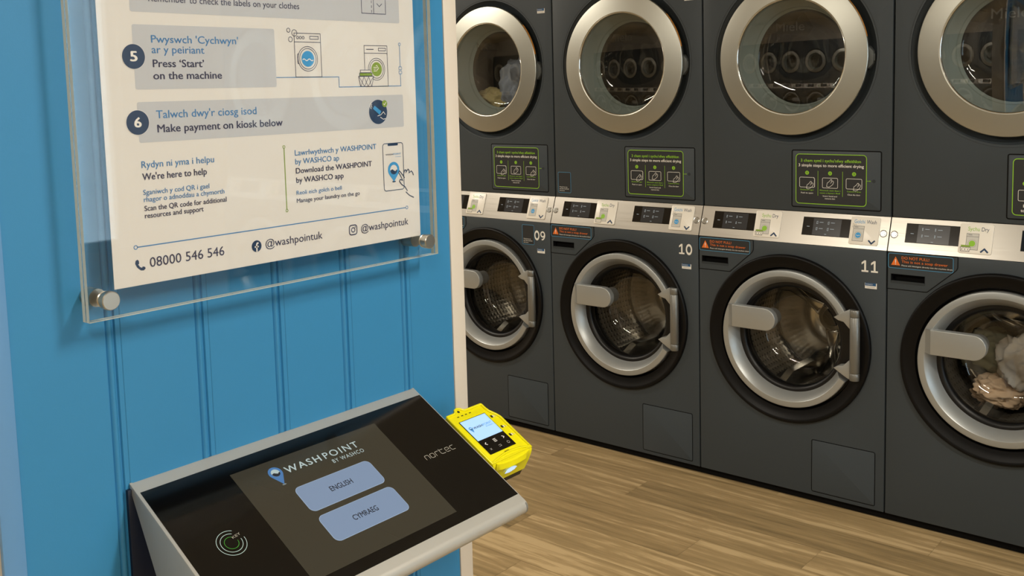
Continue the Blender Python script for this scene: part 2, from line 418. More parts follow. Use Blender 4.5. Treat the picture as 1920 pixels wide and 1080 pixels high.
# ------------------------------------------------------------------ acrylic sign holder and its poster
XF = CAM.x-1.294; XBK = CAM.x-1.312; SY0, SY1, SZ0, SZ1 = -2.6465, -1.978, 1.1555+G, 2.13
holder = thing('poster_holder', 'clear acrylic poster holder on round steel standoffs, screwed to the blue panelled wall', 'poster holder', (XW, (SY0+SY1)/2, SZ0))
HO = Vector(holder.location)
def sheet(x0, x1, name):
    m = MB(Matrix.Translation(-HO)); y0, y1, z0, z1 = SY0, SY1, SZ0, SZ1
    v = [(x, y, z) for x in (x0, x1) for y in (y0, y1) for z in (z0, z1)]
    m.add(v, [(4, 6, 7, 5)], 'acrylic'); m.add(v, [(0, 1, 3, 2)], 'acrylic')
    m.add(v, [(0, 2, 6, 4), (1, 5, 7, 3), (0, 4, 5, 1), (2, 3, 7, 6)], 'acrylic_edge')
    return m.obj(name, holder, smooth=0)
sheet(XF-.008, XF, 'front_sheet'); sheet(XBK, XBK+.008, 'back_sheet')
for yy, zz in ((-2.6237, 1.1845+G), (-2.0161, 1.1845+G), (-2.6237, SZ1-.029), (-2.0161, SZ1-.029)):
    M = Matrix.Translation(-HO) @ frame((0, yy, zz), (0, 1, 0), (0, 0, 1), (1, 0, 0))
    s0 = MB(M).lathe([(0, XW+.0006), (.0125, XW+.0006), (.0125, XBK-.0005), (0, XBK-.0005)], 'standoff_steel', 40).obj('standoff', holder)
    cx = CAM.x-1.275
    MB(M).lathe([(.0105, XF+.0003), (.0118, XF+.0015), (.0105, XF+.0025), (.0105, XF+.008), (.0129, XF+.0085), (.0129, cx-.0012), (.0118, cx), (0, cx)], 'standoff_steel', 40).obj('cap', s0)
PY0, PZ0, XP = -2.6034, 1.1933+G, CAM.x-1.3034
poster = MB(frame((0, 0, 0), (1, 0, 0), (0, 1, 0), (0, 0, 1)))
def build_poster():
    m = MB(frame((0, 0, 0), (0, 1, 0), (0, 0, 1), (1, 0, 0))); k = .001
    m.box(0, .591, 0, .836, -.0006, 0, 'sign_paper')
    h1, h2, h3 = .0002, .0004, .0006
    R = lambda a0, b0, a1, b1, h, c, r=.003: m.flat(rrect(a0*k, b0*k, a1*k, b1*k, r), h, c)
    Tx = lambda t, a, b, a1, c, cap=None, bold=0.: m.text(t, a*k, b*k, (a1-a)*k, h3, c, cap and cap*k, bold)
    Ln = lambda pts, c, w=.9, closed=False, h=h2: m.line([(x*k, y*k) for x, y in pts], w*k, h, c, closed)
    D = lambda a, b, r, c, h=h2: m.disc(a*k, b*k, r*k, h, c)
    C = lambda a, b, r, c, w=.9, t0=0, t1=360, h=h2: m.arc(a*k, b*k, r*k, w*k, h, c, t0, t1)
    # grey step boxes
    R(48.5, 380, 557, 470, h1, 'print_grey'); R(49.8, 273, 288.3, 362.8, h1, 'print_grey'); R(50.4, 199, 559, 255.6, h1, 'print_grey')
    R(48.5, 480, 557, 570, h1, 'print_grey'); R(48.5, 580, 557, 670, h1, 'print_grey')
    Tx('Remember to check the labels on your clothes', 77.2, 395.2, 338.9, 'print_ink')
    Ln([(470.4, 440), (470.4, 394.5), (525, 394.5), (525, 440)], 'print_ink', 1.1); Ln([(497.6, 440), (497.6, 394.5)], 'print_ink', 1.1)
    for q in range(5): Ln([(492.8, 396+q*8), (492.8, 400.5+q*8)], 'print_ink', 1.0)
    Ln([(505, 412), (511, 407), (517, 412)], 'print_ink', 1.1)
    for cy, t in ((318.5, '5'), (227.4, '6'), (425, '4')):
        D(49.8, cy, 17.6, 'print_white', h2); D(49.8, cy, 17.1, 'print_navy', h3)
        m.text(t, .0498, (cy-6.6)*k, .0098, .0008, 'print_white', .0134, .03, .5)
    Tx("Pwyswch 'Cychwyn'", 77.8, 338, 220.9, 'print_blue', 10.4, .006); Tx('ar y peiriant', 77.6, 323.4, 161.8, 'print_blue', 10.4, .006)
    Tx("Press ‘Start’", 78.3, 303.9, 160.2, 'print_ink', 10.4, .016); Tx('on the machine', 78, 286.9, 189.4, 'print_ink', 10.4, .016)
    Tx("Talwch dwy'r ciosg isod", 78.5, 232.2, 247.7, 'print_blue', 11, .006); Tx('Make payment on kiosk below', 79.3, 212.2, 295.6, 'print_ink', 10.8, .016)
    # washer drawing
    c = 'print_ink'
    Ln([(326.3, 357.5), (379, 357.5), (379, 288.2), (326.3, 288.2)], c, .9, True); Ln([(326.3, 343.7), (379, 343.7)], c)
    for x in (333, 338.6, 344.2): C(x, 350.6, 2.1, c, .9)
    Ln([(357.5, 353.2), (374.8, 353.2), (374.8, 348.6), (357.5, 348.6)], c, .9, True)
    C(351.8, 317.1, 19.6, c); C(351.8, 317.1, 16.4, c); D(351.8, 317.1, 12.6, 'print_sky')
    m.line([((341+q*1.8)*k, (315.5+1.5*math.sin(q*1.05))*k) for q in range(13)], .0014, h3, 'print_white')
    Ln([(334.5, 324.5), (331.5, 324.5), (331.5, 309.5), (334.5, 309.5)], c)
    C(315.7, 361.7, 3.2, c); C(327.1, 357.7, 5.0, c); C(319, 347.5, 3.8, c)
    b = 'print_blue'
    Ln([(288, 287.8), (414.5, 287.8), (414.5, 271), (555.1, 271), (555.1, 291.5)], b, 1.1); Ln([(555.1, 305), (555.1, 341)], b, 1.1)
    C(555.1, 343.6, 2.4, b, .9)
    for q in (294.6, 301.9): m.line(rrect(.5518, (q-2.6)*k, .5584, (q+2.6)*k, .0012, 3), .0009, h2, b, True)
    # dryer drawing with basket
    Ln([(472.5, 340.4), (525.1, 340.4), (525.1, 270.8), (472.5, 270.8)], c, .9, True); Ln([(472.5, 327.5), (525.1, 327.5)], c)
    Ln([(477, 334), (494, 334)], c, 1.2); Ln([(505, 336.3), (521.5, 336.3), (521.5, 331.8), (505, 331.8)], c, .9, True)
    C(499.3, 300.3, 18.8, c); C(499.3, 300.3, 15.4, c); D(499.3, 300.3, 12, 'print_green')
    for dy, tt in ((3, 9), (0, 12), (-3, 8)):
        Ln([(492, 300.3+dy), (492+tt*.8, 300.3+dy)], 'print_white', 1.1, h=h3); C(492+tt*.8, 302+dy, 1.7, 'print_white', 1.0, -90, 150, h=h3)
    m.flat([(.4573, .2882), (.4613, .2714), (.4868, .2712), (.4913, .2882)], h3, 'sign_paper')
    Ln([(457.3, 288.2), (461.3, 271.4), (486.6, 271.2), (491.3, 288.2)], c, .9, True, .0008)
    for q in range(3):
        x0, x1, y0_, y1_ = 458.6+q*10.8, 461.8+q*8.1, 287.4, 271.6; dx0, dx1 = 10.4, 7.8
        Ln([(x0, y0_), (x1+dx1, y1_)], c, .9, h=.0008); Ln([(x0+dx0, y0_), (x1, y1_)], c, .9, h=.00085)
    R(460, 289, 488, 294, h3, 'print_green', .001); R(462, 294.5, 485, 299, h3, 'sign_paper', .001)
    Ln([(460, 289), (488, 289), (488, 294), (460, 294)], c, .8, True, .0008); Ln([(462, 294.5), (485, 294.5), (485, 299), (462, 299)], c, .8, True, .0008)
    # tap-to-pay badge
    D(498.9, 227.0, 21, 'print_navy', h2)
    m.flat([((498.9+x)*k, (227+y)*k) for x, y in ((-12, 6), (-8, 11), (7, 1), (3, -5))], h3, 'print_sky')
    Ln([(-2+498.9, 220), (505, 222), (511, 227), (515, 222)], 'print_white', 1.0, h=h3); Ln([(503, 218), (510, 214), (516, 215)], 'print_white', 1.0, h=h3)
    for q in (0, 1): C(486.5, 238, 3+q*3, 'print_white', 1., 120, 240, h=h3)
    D(514.5, 240.9, 6, 'print_green', h3); Ln([(511.5, 241), (513.6, 238.8), (517.8, 243.4)], 'print_white', 1.1, h=.0008)
    Tx('Rydyn ni yma i helpu', 51.4, 163.8, 168, 'print_blue', 9.4, .004); Tx("We're here to help", 51.6, 146.7, 154.6, 'print_ink', 9.4, .014)
    Tx('Sganiwch y cod QR i gael', 51.4, 126.1, 157.6, 'print_blue', 7.0, .004); Tx('rhagor o adnoddau a chymorth', 51.7, 116., 182.9, 'print_blue', 7.0, .004)
    Tx('Scan the QR code for additional', 51.8, 103.3, 185.8, 'print_ink', 7.2, .012); Tx('resources and support', 51.8, 93., 145.7, 'print_ink', 7.2, .012)
    g = 'print_green'; Ln([(296.2, 176.6), (296.2, 79.6)], g, 1.6); C(296.2, 178.7, 2.1, g, 1.); C(296.2, 77.4, 2.1, g, 1.)
    Tx('Lawrlwythwch y WASHPOINT', 316.9, 163.6, 491.1, 'print_blue', 8.7, .004); Tx('by WASHCO ap', 316.9, 149.7, 407.3, 'print_blue', 8.7, .004)
    Tx('Download the WASHPOINT', 317.3, 134.7, 479.3, 'print_ink', 8.7, .012); Tx('by WASHCO app', 317.3, 119.6, 415.3, 'print_ink', 8.7, .012)
    Tx('Reoli eich golch o bell', 316.6, 100.6, 410.1, 'print_blue', 6.5, .004); Tx('Manage your laundry on the go', 316.3, 87.8, 449.2, 'print_ink', 6.5, .012)
    # phone with pin and pointing hand
    m.line(rrect(.5062, .0884, .5544, .1711, .005), .0013, h2, 'print_navy', True)
    m.flat(rrect(.518, .1668, .5425, .1708, .0018), h2, 'print_navy')
    m.text('WASH', .5123, .1503, .0175, h2, 'print_navy', .0030); m.text('POINT', .5306, .1503, .0184, h2, 'print_sky', .0030); m.text('BY WASHCO', .5355, .1462, .0135, h2, 'print_sky', .0016)
    def pin(cx, cy, r, tip, hh, body, inner, wave, base=None, M=None):
        a = math.degrees(math.acos(min(.99, r/(cy-tip))))
        pts = [(cx+r*math.cos(math.radians(t)), cy+r*math.sin(math.radians(t))) for t in [(-90+a)+i*(360-2*a)/28 for i in range(29)]] + [(cx, tip)]
        m2 = M or m
        if base: m2.disc(cx, tip, r*.32, hh, base, 16, r*.10)
        m2.flat(pts, hh+.0002, body); m2.disc(cx, cy, r*.62, hh+.0004, inner)
        w = [(cx+r*.62*math.cos(math.radians(t)), cy+r*.62*math.sin(math.radians(t))) for t in range(190, 351, 10)]
        m2.flat(w + [(cx+r*.5, cy-.02*r), (cx+r*.25, cy-.22*r), (cx, cy-.1*r), (cx-r*.25, cy+.06*r), (cx-r*.5, cy-.02*r)], hh+.0006, wave)
    build_poster.pin = pin
    pin(.5302, .1247, .0136, .1035, h1, 'print_sky', 'sign_paper', 'print_navy', 'print_navy')
    Ln([(562, 84), (556, 92), (548, 97), (543, 103), (545, 106), (551, 104), (546, 113), (541.5, 119), (543.6, 121.5), (547.5, 118), (556, 108)], 'print_navy', 1.6, h=h3)
    Ln([(553, 113.5), (557, 122), (561, 121), (559.5, 117), (565, 123), (568, 120), (567, 116), (573, 119), (576, 116), (578, 111)], 'print_navy', 1.6, h=h3)
    Ln([(557.5, 83), (566, 76), (577, 71)], 'print_navy', 1.6, h=h3)
    Ln([(37.3, 54), (556.4, 54.5)], b, 1.5); C(34.9, 54, 2.6, b, 1.1); C(558.8, 54.5, 2.6, b, 1.1)
    # footer
    hs = [(33.4, 35.2), (36.2, 36.6), (38.3, 34.6), (38.6, 30.6), (36.9, 29.6), (39.6, 25.6), (42.6, 24.2), (43.6, 26.), (47.2, 24.8), (47.8, 22.4), (45, 20.2), (40.6, 20.8), (35.4, 25.4), (32.6, 31)]
    m.flat([(x*k, y*k) for x, y in hs], h2, 'print_navy')
    Tx('08000 546 546', 54.8, 23.2, 177, 'print_ink', 13.6); Tx('@washpointuk', 252, 24., 365, 'print_ink', 12); Tx('@washpointuk', 449.2, 24., 560.9, 'print_ink', 12)
    D(235.4, 28.6, 9, 'print_navy'); Ln([(235.4, 20), (235.4, 31), (236.6, 33), (239, 33)], 'sign_paper', 2.6, h=h3); Ln([(231.6, 27.6), (239, 27.6)], 'sign_paper', 2.4, h=h3)
    m.line(rrect(.4232, .0216, .4398, .0378, .0045), .0018, h2, 'print_ink', True); C(431.5, 29.7, 3.7, 'print_ink', 1.7); D(436.2, 34.2, 1.1, 'print_ink')
    o = m.obj('poster', smooth=0); o.location = (XP, PY0, PZ0)
    tag(o, 'cream instruction poster with blue and navy steps, held between clear acrylic sheets', 'poster')
build_poster()

# ------------------------------------------------------------------ payment kiosk
KY0 = -2.5815; KW = .572; KZ = .9018 + G; sl = .5706; cl = 1/math.hypot(1, sl); sn = sl*cl
kiosk = thing('payment_kiosk', 'wall mounted grey payment kiosk with sloping black touchscreen top under the poster', 'kiosk', (XW, KY0+KW/2, KZ-.42))
KO = Vector(kiosk.location)
KF = frame((XW, KY0, KZ), (0, 1, 0), (-cl, 0, sn), (sn, 0, cl))        # a along the wall, b = up the slope, h = off the top
KM = Matrix.Translation(-KO) @ KF
def build_kiosk():
    # shell cross-section in (s down-slope, h): top skin, rounded lip, underside
    pr = [(-.002, -.004), (.0, -.0012), (.003, 0), (.306, 0)]
    for i in range(1, 11): t = math.radians(90-18*i); pr.append((.306+.0135*math.cos(t), -.0135+.0135*math.sin(t)))
    pr += [(.285, -.030)]
    for a0, a1 in ((0.0004, KW-.0002),):
        b = MB(KM); n = len(pr)
        vs = [(a, -s_, h) for a in (a0, a1) for s_, h in pr]
        b.add(vs, [(i, i+1, n+i+1, n+i) for i in range(n-1)], 'kiosk_alu')
        # right end closed by a thin plate
    sd = [(XW-XW, 0)]
    # side plates (world profile x,z): along the top slope then the tapering lower edge back to the wall
    P = lambda s_, h: (s_*cl + h*sn, -s_*sn + h*cl)
    side = [P(.0, -.0002), P(.306, -.0002)] + [P(.306+.0135*math.cos(math.radians(90-18*i)), -.0135+.0135*math.sin(math.radians(90-18*i))) for i in range(1, 11)]
    side += [(.240, -.193), (.112, -.226), (.104, -.214), (.066, -.138), (.0035, -.014), (.0005, -.006)]
    Mx = Matrix.Translation(-KO) @ frame((XW, 0, KZ), (1, 0, 0), (0, 0, 1), (0, -1, 0))
    b.prism(side, -KY0-.0045, -KY0, 'kiosk_alu', .0012, 2, M=KM.inverted() @ Mx)
    b.prism(side, -KY0-KW, -KY0-KW+.0045, 'kiosk_alu', M=KM.inverted() @ Mx)
    # front apron and underside
    fr = [P(.306, -.027), (.240, -.193), (.112, -.226)]
    ap = [(x, y, z) for y in (KY0+.002, KY0+KW-.002) for x, z in fr]
    b.add([(XW+x, y, KZ+z) for x, y, z in ap], [(0, 1, 4, 3), (1, 2, 5, 4)], 'kiosk_alu', M=KM.inverted() @ Matrix.Translation(-KO))
    b.obj('housing', kiosk, 40)
    und = [(.006, -.018), (.066, -.138), (.110, -.222)]
    u = MB(Matrix.Translation(-KO)); u.add([(XW+x, y, KZ+z) for y in (KY0+.004, KY0+KW-.004) for x, z in und], [(0, 1, 4, 3), (1, 2, 5, 4)], 'kiosk_navy')
    u.box(XW-.001, XW+.006, KY0-.006, KY0+KW-.012, KZ-.30, KZ-.008, 'kiosk_navy', .001)
    u.obj('mounting_plate', kiosk, label='navy back plate against the wall')
    gp = MB(KM); gp.prism([(.0052, -.0225), (.0052, -.2900), (KW-.0022, -.2900), (KW-.0022, -.0205)], -.002, .0008, 'kiosk_glass', .0004, 1)
    # key symbol and maker's mark printed on the glass
    h = .0011; ka, kb = .0730, -.1592
    for r, w, c in ((.0218, .0009, 'key_mint'), (.0162, .0009, 'key_mint'), (.0104, .0009, 'key_green')):
        gp.arc(ka, kb, r, w, h, c, 58, 365, 60)
    gp.text('KEY', ka+.0058, kb+.0052, .0150, h, 'logo_grey', .0042, rot=.18)
    def glyph(pts, x, w=.0088, hh=.0092): gp.line([(.4668+x+p[0]*w, -.1578+p[1]*hh) for p in pts], .0011, h, 'logo_grey')
    glyph([(0, 0), (0, .8), (.15, 1), (.85, 1), (1, .8), (1, 0)], 0)
    glyph([(.15, 0), (0, .2), (0, .8), (.15, 1), (.85, 1), (1, .8), (1, .2), (.85, 0), (.15, 0)], .0125)
    glyph([(0, 0), (0, .8), (.15, 1), (1, 1)], .025)
    glyph([(0, 1.3), (0, .2), (.2, 0), (1.1, 0)], .0365); glyph([(0, 1), (1, 1)], .0365)
    glyph([(1, .0), (.15, 0), (0, .2), (0, .8), (.15, 1), (.85, 1), (1, .8), (1, .5), (0.3, .5)], .0495)
    glyph([(1, 0), (.15, 0), (0, .2), (0, .8), (.15, 1), (1, 1)], .0620)
    g = gp.obj('glass_top', kiosk, 30, label='black glass top with printed key symbol')
    sc = MB(KM); hh = .0011
    sc.rect(.1396, -.2699, .4345, -.0475, hh, 'screen_lcd')
    for (a0, b0, a1, b1) in ((.2130, -.1655, .3665, -.1125), (.2130, -.2295, .3665, -.1755)):
        sc.flat(rrect(a0, b0, a1, b1, .0105), hh+.0002, 'screen_rim'); sc.flat(rrect(a0+.0008, b0+.0008, a1-.0008, b1-.0008, .0098), hh+.0004, 'screen_button')
    sc.text('ENGLISH', .2897, -.1438, .0445, hh+.0006, 'screen_dark', .0098, .012, .5); sc.text('CYMRAEG', .2897, -.2078, .0500, hh+.0006, 'screen_dark', .0098, .012, .5)
    sc.text('WASH', .2245, -.0820, .0690, hh+.0004, 'screen_text', .0128, .012, sp=1.22)
    sc.text('POINT', .3010, -.0820, .0720, hh+.0004, 'screen_text', .0128, .004, sp=1.22)
    sc.text('BY WASHCO', .3085, -.0952, .0660, hh+.0004, 'screen_text', .0076, .0, sp=1.2)
    build_poster.pin(.2070, -.0735, .0122, -.0985, hh, 'screen_pin', 'screen_text', 'screen_dark', 'screen_text', sc)
    sc.obj('touchscreen', kiosk, 0, label='lit touchscreen with two language buttons')
build_kiosk()

# ------------------------------------------------------------------ yellow card reader beside it
reader = thing('card_reader', 'bright yellow card payment reader fixed to the right side of the kiosk', 'card reader', tuple(KF @ Vector((.633, -.15, -.05))))
RM = Matrix.Translation(-Vector(reader.location)) @ KF
def build_reader():
    X0 = .5784
    face = [(X0, -.2165), (.6880, -.2165), (.6890, -.130), (.6860, -.122), (.6775, -.108), (.6755, -.100), (.6755, -.0885), (.6740, -.0868), (.631, -.0872), (.626, -.0852), (.6225, -.0800), (.6150, -.0778), (.6085, -.0796), (.6050, -.0850), (.600, -.0872), (X0+.002, -.0876), (X0, -.0895)]
    face = face[::-1]; b = MB(RM)
    b.prism(face, -.020, -.0022, 'reader_yellow', .001, 2)
    b.tube([(p[0]*.985+.633*.015, p[1]*.985-.15*.015, -.0012) for p in face], .0024, 'reader_yellow', 10, True)
    # nose: curved visor and front, swept across the width
    pr = [(.205, -.004), (.2165, -.0012), (.2195, -.004), (.2215, -.012), (.2228, -.026), (.2230, -.050), (.205, -.050)]
    n = len(pr); a0, a1 = X0+.0004, .6878
    b.add([(a, -s_, h) for a in (a0, a1) for s_, h in pr], [(i, i+1, n+i+1, n+i) for i in range(n-1)] + [tuple(range(n))[::-1], tuple(n+i for i in range(n))], 'reader_yellow')
    # arched visor over the card slot
    vs = []; fs = []; N = 16
    for i in range(N+1):
        t = i/N; a = a0+.008+(a1-a0-.018)*t; o = math.sin(PI*t)**.6
        vs += [(a, -.2150, -.0035), (a, -.2200-.004*o, -.0050-.004*o+.004), (a, -.2240-.005*o, -.013), (a, -.2229, -.017-.004*o)]
        if i:
            k = 4*(i-1)
            fs += [(k+q, k+q+1, k+q+5, k+q+4) for q in range(3)]
    b.add(vs, fs, 'reader_yellow')
    b.tube([(X0+.002+.108*q/16, -.2140+.0085*math.sin(PI*q/16), -.0016) for q in range(17)], .0022, 'reader_yellow', 8)
    bz = b
    k = MB(RM)
    k.prism([(X0+.001, -.218), (.6890, -.218), (.6895, -.125), (.676, -.105), (.676, -.090), (X0+.001, -.090)], -.050, -.0195, 'reader_black')
    k.prism([(X0+.001, -.2205), (.6870, -.2205), (.6870, -.105), (X0+.001, -.105)], -.066, -.0505, 'reader_black', .0)
    for i in range(9): k.box(.592+i*.0055, .5945+i*.0055, -.2225, -.2204, -.064, -.053, 'reader_black')
    k.obj('base', reader, 30, label='black base under the yellow bezel')
    s = MB(RM); h = -.0016
    s.rect(.5936, -.1970, .6650, -.1085, h, 'kiosk_glass')
    # navigation symbols
    c = 'white_print'; hh = h+.0003
    s.line([(.6075, -.1695), (.6035, -.1725), (.6075, -.1755)], .0016, hh, c); s.line([(.6510, -.1695), (.6550, -.1725), (.6510, -.1755)], .0016, hh, c)
    for q in range(3): s.line([(.6262, -.1692-q*.0030), (.6338, -.1692-q*.0030)], .0014, hh, c)
    c = 'plate_grey'
    s.line([(.6030, -.1845), (.6075, -.1890)], .0006, hh, c); s.line([(.6030, -.1890), (.6075, -.1845)], .0006, hh, c)
    s.line([(.6270, -.1850), (.6330, -.1850), (.6330, -.1885), (.6270, -.1885)], .0006, hh, c); s.arc(.6532, -.1866, .0028, .0006, hh, c)
    s.obj('key_panel', reader, 0, label='black touch keys under the small screen')
    d = MB(RM); d.rect(.5950, -.1612, .6636, -.1098, h+.0004, 'reader_screen'); hh = h+.0007
    d.text('WASH', .6105, -.1350, .0240, hh, 'reader_ink', .0050, .01); d.text('POINT', .6360, -.1350, .0240, hh, 'reader_sky', .0050); d.text('BY WASHCO', .6400, -.1395, .0200, hh, 'reader_sky', .0026)
    build_poster.pin(.6045, -.1315, .0044, -.1415, hh, 'reader_sky', 'reader_screen', 'reader_ink', None, d)
    d.obj('screen', reader, 0, label='small lit screen with logo')
    y = bz; h2 = -.0019
    y.disc(.6150, -.0858, .0028, h2, 'reader_black', 20)
    for x in (.6015, .6125, .6225, .6335): y.rect(x, -.0975, x+.0052, -.0957, h2, 'reader_black')
    for sv in (-.1190, -.1480, -.1710):
        y.rect(.6700, sv-.006, .6745, sv, h2, 'reader_black'); y.line([(.6765, sv-.004), (.6790, sv-.002), (.6815, sv-.006), (.6840, sv-.004)], .0006, h2, 'plate_grey'); y.rect(.6752, sv-.006, .6780, sv-.001, h2, 'plate_white')
    y.text('NAYAX', .6270, -.2040, .0120, h2, 'reader_black', .0030, .02)
    y.obj('bezel', reader, 45, label='bright yellow bezel with black printed symbols')
    l = MB(RM); l.add([(.620, -.2252, -.0335), (.634, -.2258, -.0345), (.6475, -.2252, -.0325), (.6520, -.2248, -.0275), (.6440, -.2246, -.0235), (.6330, -.2246, -.0220), (.6240, -.2246, -.0255)], [tuple(range(7))], 'reader_led')
    l.obj('indicator_light', reader, 0, label='glowing pale blue light below the arched visor')
build_reader()

# ------------------------------------------------------------------ washing machines
H1, H2, YD, MW = .893553395, 1.00040129, .03871651, .7
CX, CZ = .350, .550
FR = frame((0, 0, 0), (1, 0, 0), (0, 0, 1), (0, -1, 0))                   # a = x, b = z, h = out of the front
FD = frame((0, YD, 0), (1, 0, 0), (0, 0, 1), (0, -1, 0))                  # dryer front
SLn = math.hypot(H2-H1, YD); SB = (0, YD/SLn, (H2-H1)/SLn)
FS = frame((0, 0, H1), (1, 0, 0), SB, (0, -SB[2], SB[1]))                 # slanted control strip
FDR = FR @ Matrix.Translation((CX, CZ, 0))
DCX, DCZ = .350, 1.540
FDD = FD @ Matrix.Translation((DCX, DCZ, 0))
def machine_empty(name, label, cat, x, z, group): return thing(name, label, cat, (x, 0, z), group)

def plate(parent, a0, kind):
    p = MB(FS); a1 = a0+.0985; b0, b1 = .0125, .1085; h = .0030
    p.prism(rrect(a0, b0, a1, b1, .006), .0, h, 'plate_white', .0008, 2)
    g = h+.0002; c = 'plate_grey'; k = 'sticker_dark'; mx = a0+.040 if kind == 'dry' else a0+.030
    p.text('Sychu' if kind == 'dry' else 'Golchi', a0+(.024 if kind == 'dry' else .012), b0+.073, .034 if kind == 'dry' else .036, g, 'lime' if kind == 'dry' else 'print_sky', .0125)
    p.text('Dry' if kind == 'dry' else 'Wash', a0+(.064 if kind == 'dry' else .054), b0+.073, .022 if kind == 'dry' else .033, g, 'print_navy', .0125)
    p.rect(mx-.018, b0+.012, mx+.018, b0+.064, g, c); p.line([(mx-.018, b0+.012), (mx+.018, b0+.012), (mx+.018, b0+.064), (mx-.018, b0+.064)], .0009, g+.0002, k, True)
    p.line([(mx-.018, b0+.054), (mx+.018, b0+.054)], .0009, g+.0002, k); p.line([(mx-.014, b0+.0595), (mx-.002, b0+.0595)], .0014, g+.0002, k)
    p.arc(mx, b0+.032, .0125, .0010, g+.0002, 'logo_grey'); p.disc(mx, b0+.032, .0095, g+.0003, 'lime' if kind == 'dry' else 'print_sky', 24)
    q = a0+.078
    if kind == 'dry':
        p.rect(mx-.032, b0+.020, mx-.004, b0+.026, g+.0005, 'print_green'); p.flat([(mx-.034, b0+.019), (mx-.031, b0+.006), (mx-.006, b0+.006), (mx-.003, b0+.019)], g+.0005, 'plate_white')
        p.line([(mx-.034, b0+.019), (mx-.031, b0+.006), (mx-.006, b0+.006), (mx-.003, b0+.019)], .0010, g+.0007, k, True)
        for i in range(3): p.line([(mx-.032+i*.009, b0+.018), (mx-.025+i*.009, b0+.007)], .0008, g+.0007, k); p.line([(mx-.025+i*.009, b0+.018), (mx-.031+i*.009, b0+.007)], .0008, g+.0007, k)
        p.line([(q-.011, b0+.006), (q, b0+.017), (q+.011, b0+.006)], .0052, g, 'print_navy')
    else:
        for bx, by, br in ((-.020, .069, .0025), (-.013, .066, .0032), (-.021, .061, .0025)): p.arc(mx+bx, b0+by, br, .0008, g+.0002, 'logo_grey')
        p.line([(mx-.007+i*.0014, b0+.031+.0012*math.sin(i)) for i in range(11)], .0010, g+.0005, 'plate_white')
        p.line([(q-.011, b0+.017), (q, b0+.006), (q+.011, b0+.017)], .0052, g, 'print_navy')
    return p.obj('sign_plate', parent, 30, label='white plate reading Sychu Dry with basket picture and up arrow' if kind == 'dry' else 'white plate reading Golchi Wash with washer picture and down arrow')
def display(parent, a0, kind):
    d = MB(FS); b0, b1 = .0325, .0970
    d.prism([(a0, b0), (a0+.172, b0), (a0+.172, b1), (a0, b1)], .0, .0012, 'display_black', .0006, 1); h = .0015
    d.rect(a0+.038, b0+.002, a0+.137, b1-.003, h, 'display_lcd'); h2 = h+.0002
    d.rect(a0+.016, b0+.0300, a0+.026, b0+.0316, h2, 'lcd_glyph')
    for i in range(2):
        for j in range(2):
            x, y = a0+.050+i*.040, b0+.020+j*.022
            d.line([(x, y), (x+.004, y), (x+.004, y+.009), (x, y+.008)], .0010, h2, 'lcd_glyph', True) if kind == 'wash' else d.line([(x+.0015, y+.001), (x+.0035, y+.001), (x+.0035, y+.009), (x+.0015, y+.009)], .0010, h2, 'lcd_glyph', True)
            d.rect(x+.010, y+.0050, x+.024, y+.0065, h2, 'lcd_glyph')
    d.rect(a0+.082, b0+.006, a0+.089, b0+.0074, h2, 'lcd_glyph')
    return d.obj('display', parent, 0, label='black control display with a small grey menu')
def asset_tag(parent, F, a, b):
    t = MB(F); w = .040; t.rect(a, b, a+w, b+.019, .0004, 'white_print'); t.rect(a+.001, b+.0095, a+w-.003, b+.019, .0006, 'tag_blue')
    t.text('WASHCO', a+.004, b+.0125, .022, .0008, 'white_print', .0038); t.line([(a+.005, b+.005), (a+.033, b+.005)], .0014, .0006, 'logo_grey')
    return t.obj('asset_tag', parent, 0, label='small blue and white sticker')
def help_sticker(parent, F, a0, b0, a1, b1):
    t = MB(F); t.flat(rrect(a0, b0, a1, b1, .005), .0004, 'sticker_dark')
    t.line(rrect(a0, b0, a1, b1, .005), .0016, .0006, 'cyan_line', True)
    for i, s_ in enumerate(('Watch how to', 'use the machine', 'and more')): t.text(s_, a0+.006, b0+.021-i*.0075, (.040, .048, .026)[i], .0006, 'white_print')
    return t.obj('help_sticker', parent, 0, label='dark sticker with a thin blue outline and white caption')

